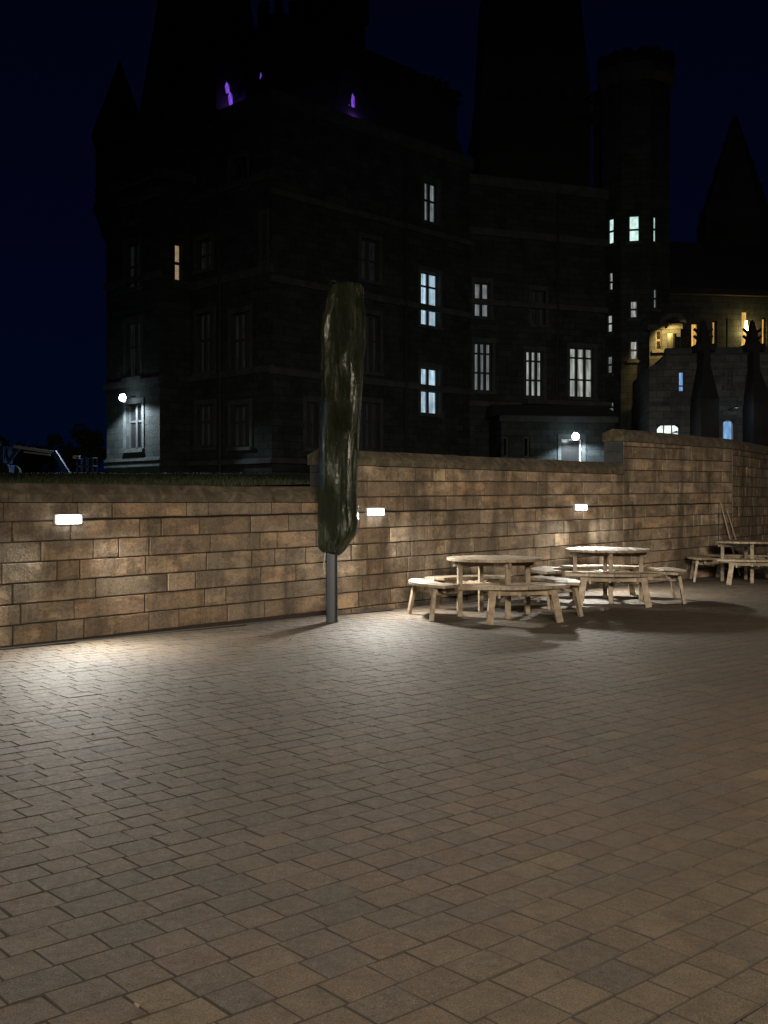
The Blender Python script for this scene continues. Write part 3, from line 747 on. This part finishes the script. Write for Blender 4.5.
# -- the recessed face before the stair tower
fd = Facade(P6, P7, GZ, 16.8)
fd.window(474.5, 492, 343, 391, cols=3, hs=[.38, .78], m='dim', mull=1); fd.window(474.5, 490, 283, 317, cols=2, hs=[.5], m='dim', mull=1)
fd.window(526, 543, 351, 396.5, cols=3, hs=[.36, .78], m='warm', mull=1); fd.window(531, 545, 291, 325, cols=2, hs=[.5], m='faint', mull=1)
fd.window(569.5, 594, 348, 397.5, cols=3, hs=[.36, .8], m='warm', mull=1)
fd.wall(M['castle'], man); fd.windows(man)
for z, h in ((6.1, .2), (10.9, .22), (14.2, .3), (16.6, .45)): fd.course(z, man, h, .14)
m = MB(); p = fd.P(fd.sz(556, 400)[0], 0, .12); m.tube(p+Z*GZ, p+Z*16.5, .07, n=8); m.build('drainpipe', M['lead'], man)
# ledge with the tall lit windows above it
m = MB(); a = fd.sz(520, 400)[0]; b = fd.sz(603, 400)[0]; zz = EYE+(HY-403)*52.5/F
m.box(fd.P((a+b)/2, zz-.1, .4), (b-a, .8, .2), fd.D, -fd.n); m.build('balcony_ledge', M['trim'], man)
# roofs, towers and stacks against the sky
frustum_roof([P3+U*1, P2+U*.3-U*0+N*.3, P6+N*.5, P6+N*10, P3+U*9], 17.6, 21.5, .75, man)
def tower(pxl, pxr, ytop, d, parent, roof=None, base=12.0, rk=.4, name='tower', merl=True):
    x0 = (pxl-CX)/F*d; x1 = (pxr-CX)/F*d; zt = EYE+(HY-ytop)*d/F; w = x1-x0; c = Vector(((x0+x1)/2, d+w/2, 0)); m = MB()
    m.box(c+Z*((base+zt)/2), (w, w, zt-base)); m.box(c+Z*(zt-.9), (w+.4, w+.4, .3))
    if merl:
        k = max(3, int(w/1.0))
        for i in range(k):
            for s_ in (-1, 1):
                m.box(c+Vector(((i-(k-1)/2)*w/k, s_*(w/2-.12), zt+.3)), (w/k*.55, .24, .6)); m.box(c+Vector((s_*(w/2-.12), (i-(k-1)/2)*w/k, zt+.3)), (.22, w/k*.5, .58))
    t_ = m.build(name, M['soot'], parent)
    if roof is not None:
        q_ = [c+Vector((i*w*.46, j*w*.46, 0)) for i, j in ((-1, -1), (1, -1), (1, 1), (-1, 1))]; zr = EYE+(HY-roof)*d/F
        m = MB(); m.frustum([v+Z*zt for v in q_], [c+(v-c)*rk+Z*zr for v in q_]); m.build('roof', M['slate'], t_)
    return t_
tower(300, 364, -25, 50, man, roof=-120, base=16)
tower(258, 300, 16, 49, man, base=16)
tower(480, 590, 100, 56, man, base=14, merl=True)
x = dep(480, 60, 56); 
m = MB(); q_ = [Vector(dep(481, 0, 56)), Vector(dep(590, 0, 56)), Vector(dep(590, 0, 56))+Vector((0, 5.5, 0)), Vector(dep(481, 0, 56))+Vector((0, 5.5, 0))]
for v in q_: v.z = 0
zb = dep(0, 98, 56)[2]; zt = dep(0, -30, 56)[2]; cr = sum(q_, Vector())/4+Vector((-.9, 0, 0))
m.frustum([v+Z*zb for v in q_], [cr+(v-cr)*.84+Z*zt for v in q_]); m.build('roof', M['slate'], man)
chimney(dep(385, 0, 51)[0], 51, 1.5, 1.0, 16, dep(0, 92, 51)[2], man, 2)
chimney(dep(439, 0, 53)[0], 53, 1.5, 1.0, 16, dep(0, 96, 53)[2], man, 3)
chimney(dep(604, 0, 57)[0], 57, 1.0, .8, 15, dep(0, 98, 57)[2], man, 2)
# dormers, three of them lit purple
def dormer(px, y, d, w, h, lit, parent, dp=1.0):
    x, yy, z = dep(px, y, d); m = MB(); D, n = U, N; c = Vector((x, yy, z))
    m.box(c+N*dp/2, (w+.5, dp, h+.5), D, n)
    a = c-D*(w/2+.4)+Z*(h/2+.25); b = c+D*(w/2+.4)+Z*(h/2+.25); t_ = c+Z*(h/2+1.3)
    m.face([a-N*.04, b-N*.04, t_-N*.04]); m.face([b-N*.04, b+N*dp, t_+N*dp, t_-N*.04]); m.face([a+N*dp, a-N*.04, t_-N*.04, t_+N*dp])
    dm = m.build('dormer', M['soot'], parent)
    g_ = MB(); o = -N*.02; s1 = D*w*.14
    du = random.random()*5
    # glowing lancet-shaped patches standing in for purple uplight on the dormer
    for k, (dx, hh, dz) in enumerate(lit):
        cc = c+o+D*dx+Z*dz; g_.face([cc-s1*.5-Z*hh*.5, cc+s1-Z*hh*.35, cc+s1*.8+Z*hh*.3, cc-s1*.2+Z*hh*.5, cc-s1*.9+Z*hh*.1], [(du, du), (du+1, du), (du+1, du+1), (du+.5, du+1), (du, du+.6)])
    g_.build('purple_uplight_patch', M['purple'], dm)
    pl = bpy.data.lights.new('purple_lamp', 'POINT'); pl.energy = 5*h; pl.color = (.35, .12, 1.0); pl.shadow_soft_size = .05; po = bpy.data.objects.new('purple_lamp', pl); COL.objects.link(po); po.location = c-N*.35-Z*h*.3
dormer(230.5, 99, 44.6, .9, 1.5, [(0, .62, -.05), (-.16, .5, .35)], man); dormer(261, 81, 43.6, .4, 1.0, [(0, .55, 0)], man, .35); dormer(351, 110, 45.6, .9, 1.6, [(.10, .85, .25), (-.10, .7, -.2)], man)
# -- low porch with the door lamp
PA = Vector((dep(496, 0, 50.6)[0], 50.6-2.2, 0)); PB = Vector((dep(611, 0, 51.3)[0]-.3, 51.3-2.2, 0))
fp = Facade(PA, PB, GZ, 5.3)
for (a, b) in ((503, 509), (524, 530)): fp.window(a, b, 437, 457, cols=1, rows=1, sur=0)
fp.window(561, 582, 439, 470, cols=1, rows=1, m='faint', white=1, bar=.1)
fp.wall(M['castle'], man, 'porch_wall'); fp.windows(man); fp.course(5.25, man, .25, .18)
block_mass(PA, PB, 2.6, GZ, 5.38, man, M['castle'], 'porch_wall')
m = MB(); m.frustum([fp.P(-.2, 5.4, .2), fp.P(fp.L+.2, 5.4, .2), fp.P(fp.L+.2, 5.4, -2.6), fp.P(-.2, 5.4, -2.6)], [fp.P(-.1, 6.0, -1.2), fp.P(fp.L, 6.0, -1.2), fp.P(fp.L, 6.0, -2.6), fp.P(-.1, 6.0, -2.6)]); m.build('porch_roof', M['slate'], man)
# fixed floodlights on the building
def flood(fac, px, y, out, power, parent, col=(.80, .93, 1.0), r_=.1):
    t, z = fac.sz(px, y); t += out*abs(fac.n.x/fac.D.x)*.98; p = fac.P(t, z, out); m = MB(); m.box(p+fac.n*-.02+Z*.05, (.30, .12, .06), fac.D, -fac.n); m.bar(fac.P(t, z+.06, 0), p+Z*.06, .05, .05); lm = m.build('flood_lamp', M['lead'], parent)
    m = MB(); m.tube(p-fac.n*.04-Z*.03, p+fac.n*.10-Z*.03, .17, .13, 20); m.build('lens', M['flood'], lm)
    l = bpy.data.lights.new('flood_beam', 'SPOT'); l.spot_size = math.radians(150); l.spot_blend = .35; l.energy = power; l.color = col; l.shadow_soft_size = r_
    o = bpy.data.objects.new('flood_beam', l); COL.objects.link(o); o.location = p+fac.n*.10-Z*.20; o.rotation_euler = (-Z-fac.n*.12+fac.D*.12).to_track_quat('-Z', 'Y').to_euler(); return o
flood(fa, 128, 399, .6, 1000, man); flood(fp, 570, 436.5, .6, 600, man)

# -- stair tower: octagon with stepped lights
ST = Vector((12.75, 54.6, 0)); st = empty('stair_tower', (ST.x, ST.y, GZ), label='slim dark octagonal stair tower with staggered small lit windows', cat='tower'); bpy.context.view_layer.update()
RO = 1.8; vv = [ST+Vector((RO*math.cos(a), RO*math.sin(a), 0)) for a in [math.radians(-202.5-13+45*k) for k in range(9)]]
zt = EYE+(HY-66)*54.6/F
wins = {0: [], 1: [(607.5, 613.5, 219, 245, 'white', [.5]), (608, 612.5, 272.5, 291, 'warm', [.45]), (606.5, 612, 315, 333, 'warm', [.5]), (606.5, 612, 356, 374, 'dim', [.5]), (606, 613.5, 402, 413, 'dim', [.5])],
        2: [(628, 639, 216, 242.5, 'white', [.46]), (629.5, 637, 301, 318.5, 'warm', [.5]), (629.5, 637, 341, 360, 'warm', [.5])], 3: [(652.5, 656, 217, 243, 'white', [.5]), (653, 657, 289, 309, 'dim', [.5])]}
fcs = []
for k in range(8):
    A, B = vv[k], vv[k+1]; f_ = Facade(A, B, GZ, zt)
    if k in wins:
        for (a, b, c, d, mm, hs) in wins[k]: f_.window(a, b, c, d, cols=1, hs=hs, m=mm, sur=0, bar=.09, dp=-.05)
        f_.op = [o for o in f_.op if o[1]-o[0] > .12]
    f_.wall(M['castle'], st, rev=.24); f_.windows(st, False)
    fcs.append((round((A.x)/A.y*F+CX), round(B.x/B.y*F+CX)))
print('tower faces', fcs)
m = MB(); n = 8
rgo = lambda r, z: [ST+(v-ST)*r+Z*z for v in vv[:8]]
for (r0, z0, r1, z1) in ((1.0, zt-1.4, 1.14, zt-1.0), (1.14, zt-1.0, 1.14, zt-.6)): m.frustum(rgo(r0, z0), rgo(r1, z1))
m.build('corbel_table', M['trim'], st)
m = MB()
for k in range(8):
    A, B = ST+(vv[k]-ST)*1.08, ST+(vv[k+1]-ST)*1.08; D = (B-A).normalized()
    for j in (.2, .75): m.box(A+(B-A)*j+Z*(zt-.25), (.5, .25, .7), D, Vector((-D.y, D.x, 0)))
m.build('battlement', M['soot'], st)

# -- amber-lit hall behind and the stone annexe in front
HD = 56.0
hall = empty('lit_hall', (19, HD, GZ), label='dark gabled hall with amber light glowing in its narrow openings', cat='building'); bpy.context.view_layer.update()
HA = Vector((dep(660, 0, HD)[0]-.6, HD, 0)); HB = Vector((dep(840, 0, HD)[0], HD+1.5, 0)); fh = Facade(HA, HB, GZ, 12.6)
for (a, b, c, d, mm) in ((691, 699, 323, 357, 'amber'), (712, 716.5, 321, 354, 'amber'), (725.5, 727, 318, 352, 'peach'), (741, 748.5, 311, 352, 'amber'), (761.5, 766, 318, 350, 'amber'), (775, 782, 318, 350, 'amber')):
    fh.window(a, b, c, d, cols=1, hs=[.12], m=mm, sur=0, bar=.06)
fh.wall(M['castle'], hall); fh.windows(hall, False); fh.course(12.5, hall, .3, .3, mat='soot')
block_mass(HA, HB, 9, GZ, 12.6, hall, M['soot'])
m = MB(); L = fh.L
m.frustum([fh.P(-.2, 12.6, .2), fh.P(L+.2, 12.6, .2), fh.P(L+.2, 12.6, -9.2), fh.P(-.2, 12.6, -9.2)], [fh.P(.2, 16.2, -4.4), fh.P(L-.2, 16.2, -4.4), fh.P(L-.2, 16.2, -4.7), fh.P(.2, 16.2, -4.7)]); m.build('roof', M['slate'], hall)
GL = fh.P(fh.sz(744.5, 327)[0], EYE+(HY-330)*HD/F, .35)
# bright lamp inside the third opening
t, z = fh.sz(744.5, 327); m = MB(); m.tube(fh.P(t, z-.25, .12), fh.P(t, z+.3, .12), .12, .05, 10); m.build('lantern', M['flame'], hall)
lw = bpy.data.lights.new('lantern_glow', 'POINT'); lw.energy = 110; lw.color = (1.0, .68, .22); lw.shadow_soft_size = .12; lo = bpy.data.objects.new('lantern_glow', lw); COL.objects.link(lo); lo.location = GL
# amber washed bay with a round-headed recess and ball finial
bay_A = Vector((dep(649, 0, 52.1)[0], 52.1, 0)); bay_B = Vector((dep(680, 0, 51.7)[0], 51.7, 0)); fy = Facade(bay_A, bay_B, GZ, EYE+(HY-326)*52/F)
fy.window(655, 661, 330, 350, cols=1, rows=2, sur=0); fy.wall(M['castle'], hall, 'bay_wall'); fy.windows(hall, False); fy.course(fy.z1-.1, hall, .2, .15)
block_mass(bay_A, bay_B, 3, GZ, fy.z1, hall, M['castle'], 'bay_wall')
m = MB(); c = fy.P(fy.L*.75, fy.z1, -.2)
for i in range(10):
    a0, a1 = PI*i/10, PI*(i+1)/10; m.bar(c+fy.D*.55*math.cos(a0)+Z*.5*math.sin(a0), c+fy.D*.55*math.cos(a1)+Z*.5*math.sin(a1), .22, .16, up=tuple(fy.n))
m.build('arched_head', M['trim'], hall)
m = MB(); x = dep(670, 356, 51.6); m.tube((x[0], x[1]-.25, GZ), (x[0], x[1]-.25, EYE+(HY-335)*51.6/F), .2, .22, 14); m.build('column', M['castle'], hall)
def glow(name, loc, p, col, r_=.12):
    l = bpy.data.lights.new(name, 'POINT'); l.energy = p; l.color = col; l.shadow_soft_size = r_; o = bpy.data.objects.new(name, l); COL.objects.link(o); o.location = loc; return o
LAMPB = fy.P(fy.L*.55, EYE+(HY-330)*52/F, .9)
m = MB(); m.tube(LAMPB-Z*.1, LAMPB+Z*.1, .05, .09, 10); m.bar(LAMPB+Z*.12, fy.P(fy.L*.62, LAMPB.z+.12, 0), .03, .03); m.build('bracket_fixture', M['lead'], hall)
bl_ = bpy.data.lights.new('lantern_light', 'SPOT'); bl_.energy = 520; bl_.color = (1.0, .6, .17); bl_.spot_size = math.radians(130); bl_.spot_blend = .5; bl_.shadow_soft_size = .08
bo_ = bpy.data.objects.new('lantern_light', bl_); COL.objects.link(bo_); bo_.location = LAMPB-Z*.16; bo_.rotation_euler = (-fy.n*1.0+fy.D*.35-Z*.75).to_track_quat('-Z', 'Y').to_euler()

AD = 46.0
ann = empty('stone_annexe', (15, AD, GZ), label='low blue grey stone annexe with stepped buttresses and small lit openings', cat='building'); bpy.context.view_layer.update()
AA = Vector((dep(651, 0, AD)[0], AD+.4, 0)); AB = Vector((dep(860, 0, AD)[0], AD-.6, 0)); ft = Facade(AA, AB, GZ, EYE+(HY-366)*AD/F)
ft.window(678, 684.5, 371, 392, cols=1, hs=[.3], m='bluelit', sur=0, bar=.06); ft.window(725.5, 732, 369, 386, cols=1, rows=2, m='faint', sur=0, bar=.06)
ft.window(722.5, 733.5, 420, 460, cols=1, hs=[.45], m='bluelit', white=1, sur=1, bar=.05); ft.window(656, 680, 424, 460, cols=3, rows=3, m='fan', sur=0, bar=.04)
ft.window(790, 797, 371, 392, cols=1, rows=2, sur=0)
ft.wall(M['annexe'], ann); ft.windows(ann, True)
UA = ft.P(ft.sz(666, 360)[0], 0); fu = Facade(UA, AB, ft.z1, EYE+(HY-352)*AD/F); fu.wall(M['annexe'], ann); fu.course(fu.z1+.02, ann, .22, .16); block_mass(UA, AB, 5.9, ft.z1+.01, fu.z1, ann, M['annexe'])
m = MB(); a_ = ft.P(0, ft.z1, .05); b_ = ft.P(ft.sz(666, 360)[0], ft.z1, .05); m.frustum([a_, b_, b_-ft.n*.5, a_-ft.n*.5], [a_+ft.D*.35+Z*.12, b_+Z*.55, b_-ft.n*.5+Z*.55, a_+ft.D*.35-ft.n*.5+Z*.12]); m.build('raking_coping', M['trim'], ann)
ft.course(EYE+(HY-404)*AD/F, ann, .14, .1)
block_mass(AA, AB, 6, GZ, ft.z1, ann, M['annexe'])
# round heads over door and fanlight: stone spandrels closing the square corners
for (a, b, yt) in ((722.5, 733.5, 420), (656, 680, 424)):
    s0, zt_ = ft.sz(a, yt); s1 = ft.sz(b, yt)[0]; w = (s1-s0)/2; hgt = min(w, .36); c = (s0+s1)/2; m = MB(); k = 10
    for i in range(k):
        a0, a1 = PI*i/k, PI*(i+1)/k
        p = [(c+w*math.cos(a0), zt_-hgt+hgt*math.sin(a0)), (c+w*math.cos(a1), zt_-hgt+hgt*math.sin(a1))]
        top = [(p[0][0], zt_+.02), (p[1][0], zt_+.02)]
        m.frustum([ft.P(*p[0], -.02), ft.P(*p[0], -.15), ft.P(*p[1], -.15), ft.P(*p[1], -.02)], [ft.P(*top[0], -.02), ft.P(*top[0], -.15), ft.P(*top[1], -.15), ft.P(*top[1], -.02)])
    m.build('arch_head', M['annexe'], ann)
def buttress(pxa, pxb, wide_y, na, nb_):
    """stepped buttress: broad below wide_y, narrow shaft and pinnacle above"""
    d = AD-1.0; sx0 = dep(pxa, 0, d)[0]; sx1 = dep(pxb, 0, d)[0]; z1 = EYE+(HY-wide_y)*d/F; m = MB(); cx = (sx0+sx1)/2
    n0 = dep(na, 0, d)[0]; n1 = dep(nb_, 0, d)[0]; zp = EYE+(HY-350)*d/F
    R = lambda a, b, y0, y1, z: [(a, y0, z), (b, y0, z), (b, y1, z), (a, y1, z)]
    m.frustum(R(sx0, sx1, d-.4, AD+.3, GZ), R(sx0, sx1, d-.4, AD+.3, z1)); m.frustum(R(sx0, sx1, d-.4, AD+.3, z1), R(n0, n1, d+.2, AD+.3, z1+1.5))
    m.frustum(R(n0, n1, d+.2, AD+.3, z1+1.5), R(n0, n1, d+.2, AD+.3, zp)); b_ = m.build('buttress', M['soot'], ann)
    m = MB(); nc = (n0+n1)/2; yc = (d+.2+AD+.3)/2; w = n1-n0
    m.box((nc, yc, zp+.15), (w+.5, 1.0, .3)); m.frustum(R(nc-w*.8, nc+w*.8, yc-.4, yc+.4, zp+.3), R(nc-.06, nc+.06, yc-.06, yc+.06, zp+1.35))
    for s_ in (-1, 1):
        for h in (.45, .75): m.bar((nc+s_*w*.4, yc, zp+h), (nc+s_*(w*.4+.28), yc, zp+h+.25), .1, .1)
    bpy_ = m.build('pinnacle', M['soot'], b_)
buttress(698, 716, 400, 704.5, 711.5); buttress(750, 769, 404, 754.5, 761); buttress(800, 822, 400, 806, 815)
glow('door_fill', ft.P(ft.sz(728, 430)[0], EYE+(HY-414)*AD/F, 1.6), 9, (.65, .83, 1.0)); glow('arch_fill', ft.P(ft.sz(668, 430)[0], 4.2, 2.2), 9, (.7, .88, 1.0))  # weak cool lights added to brighten the annexe stone
# unseen bracket fixtures added beside those two lights
for px, y, o_ in ((728, 414, 1.6), (668, 438.5, 2.2)):
    p = ft.P(ft.sz(px, 430)[0], EYE+(HY-y)*AD/F+.12, o_); m = MB(); m.tube(p, p+Z*.08, .09, .03, 10); m.bar(p+Z*.06, p+Z*.06-ft.n*o_, .03, .03); m.build('bracket_fixture', M['lead'], ann)
# -- distant spire on the right
sp = empty('chapel_spire', (22, 64, GZ), label='black pointed spire standing against the sky at the right edge', cat='spire'); bpy.context.view_layer.update()
m = MB(); c = Vector((dep(742, 0, 64)[0], 65.5, 0)); n = 8
ro = lambda r, z: [c+Vector((r*math.cos(2*PI*i/n+.39), r*math.sin(2*PI*i/n+.39), 0))+Z*z for i in range(n)]
m.frustum(ro(2.4, GZ), ro(2.2, EYE+(HY-222)*64/F)); m.build('wall', M['soot'], sp); zb = EYE+(HY-222)*64/F; za = EYE+(HY-108)*64/F
m = MB(); m.frustum(ro(2.3, zb), ro(.12, za)); s_ = m.build('roof', M['slate'], sp)
m = MB()
for k in range(8):
    a = 2*PI*k/8+.39
    for h in (.15, .35, .55, .75):
        r_ = 2.3*(1-h); p = c+Vector((math.cos(a)*r_, math.sin(a)*r_, zb+(za-zb)*h)); m.box(p, (.22, .22, .3))
m.build('crocket', M['soot'], s_)
for rt_ in (man, st, hall, ann, sp):
    for ch in rt_.children: keep(ch, rt_)

# ------------------------------------------------------------------ boom lift parked on the left lawn
LD = 43.0; kz = lambda px, y: Vector((dep(px, y, LD)[0], LD, dep(px, y, LD)[2]))
bl = empty('boom_lift', kz(10, 477), label='blue and white boom lift parked on the lawn left of the building', cat='boom lift'); bpy.context.view_layer.update()
m = MB(); a = kz(-8, 470); m.box(a, (1.5, 1.2, .42)); m.box(kz(0, 455)+Vector((-.2, 0, 0)), (1.1, 1.0, .7)); m.build('chassis', M['blue'], bl, bevel=.04)
for px in (-24, 8):
    for dy in (-.62, .62): MB().tube(kz(px, 472)+Vector((0, dy-.12, 0)), kz(px, 472)+Vector((0, dy+.12, 0)), .3, .3, 20).build('wheel', M['dark'], bl)
MB().bar(kz(2, 468), kz(-3, 441), .28, .3).build('riser', M['blue'], bl, bevel=.02); MB().bar(kz(3, 470), kz(20, 446), .12, .16).build('riser', M['blue'], bl, bevel=.02)
MB().bar(kz(14, 446.5), kz(54, 452.5), .16, .13).build('upper_boom', M['steel'], bl, bevel=.02); MB().bar(kz(24, 452), kz(50, 455), .06, .06).build('hydraulic_ram', M['steel'], bl)
MB().bar(kz(54, 451.5), kz(70, 477), .2, .2).build('jib', M['blue'], bl, bevel=.02)
m = MB(); x0, x1 = kz(79, 476), kz(95, 476)
for yy in (-.3, .3):
    for px in (79, 84.5, 90, 95): m.tube(kz(px, 476)+Vector((0, yy, 0)), kz(px, 458)+Vector((0, yy, 0)), .022, n=6)
    for y in (458, 466): m.tube(kz(79, y)+Vector((0, yy, 0)), kz(95, y)+Vector((0, yy, 0)), .022, n=6)
for px in (79, 95):
    for y in (458, 466): m.tube(kz(px, y)+Vector((0, -.3, 0)), kz(px, y)+Vector((0, .3, 0)), .022, n=6)
m.build('basket_rail', M['blue'], bl); MB().box(kz(87, 475.5), (.68, .64, .06)).build('basket_floor', M['steel'], bl); MB().bar(kz(70, 475), kz(79, 475), .12, .12).build('basket_mount', M['blue'], bl)
MB().box(kz(80, 458.5)+Vector((-.1, -.1, .05)), (.25, .18, .14)).build('control_box', M['steel'], bl)
for ch in bl.children: keep(ch, bl)

# ------------------------------------------------------------------ dark trees on the left skyline
def tree(px, ytop, d, wpx, lb, seed):
    r = random.Random(seed); x, y, zt = dep(px, ytop, d); R = wpx/2*d/F; base = 2.6
    root = empty('tree', (x, y, base), label=lb, cat='tree', group='dark trees on the left skyline')
    tr = MB(); tr.tube((0, 0, -.3), (0, 0, (zt-base)*.5), .22, .12, 10)
    for k in range(6):
        a = k*1.05+r.random(); tr.tube((0, 0, (zt-base)*(.25+.04*k)), (math.cos(a)*R*.6, math.sin(a)*R*.6, (zt-base)*(.45+.07*k)), .08, .03, 6)
    tr.build('trunk', M['bark'], root)
    cr = MB(); cl = [(Vector((r.gauss(0, R*.42), r.gauss(0, R*.42), (zt-base)*r.uniform(.25, .86))), R*r.uniform(.22, .42)) for _ in range(22)]
    for _ in range(5200):
        c, rad = r.choice(cl); v = Vector((r.gauss(0, 1), r.gauss(0, 1), r.gauss(0, .8))).normalized()*rad*r.random()**.4; p = c+v
        a = Vector((r.gauss(0, 1), r.gauss(0, 1), r.gauss(0, 1))).normalized()*.09; b = a.cross(Vector((r.random(), r.random(), r.random()))).normalized()*.06
        cr.face([p-a, p-b, p+a, p+b])
    cr.build('crown', M['leaves'], root)
tree(86, 425, 58, 52, 'rounded dark tree just left of the lamplit building corner', 1); tree(40, 446, 72, 60, 'low dark tree on the skyline behind the boom lift', 2); tree(-6, 432, 64, 40, 'dark tree at the left edge of the view', 3)
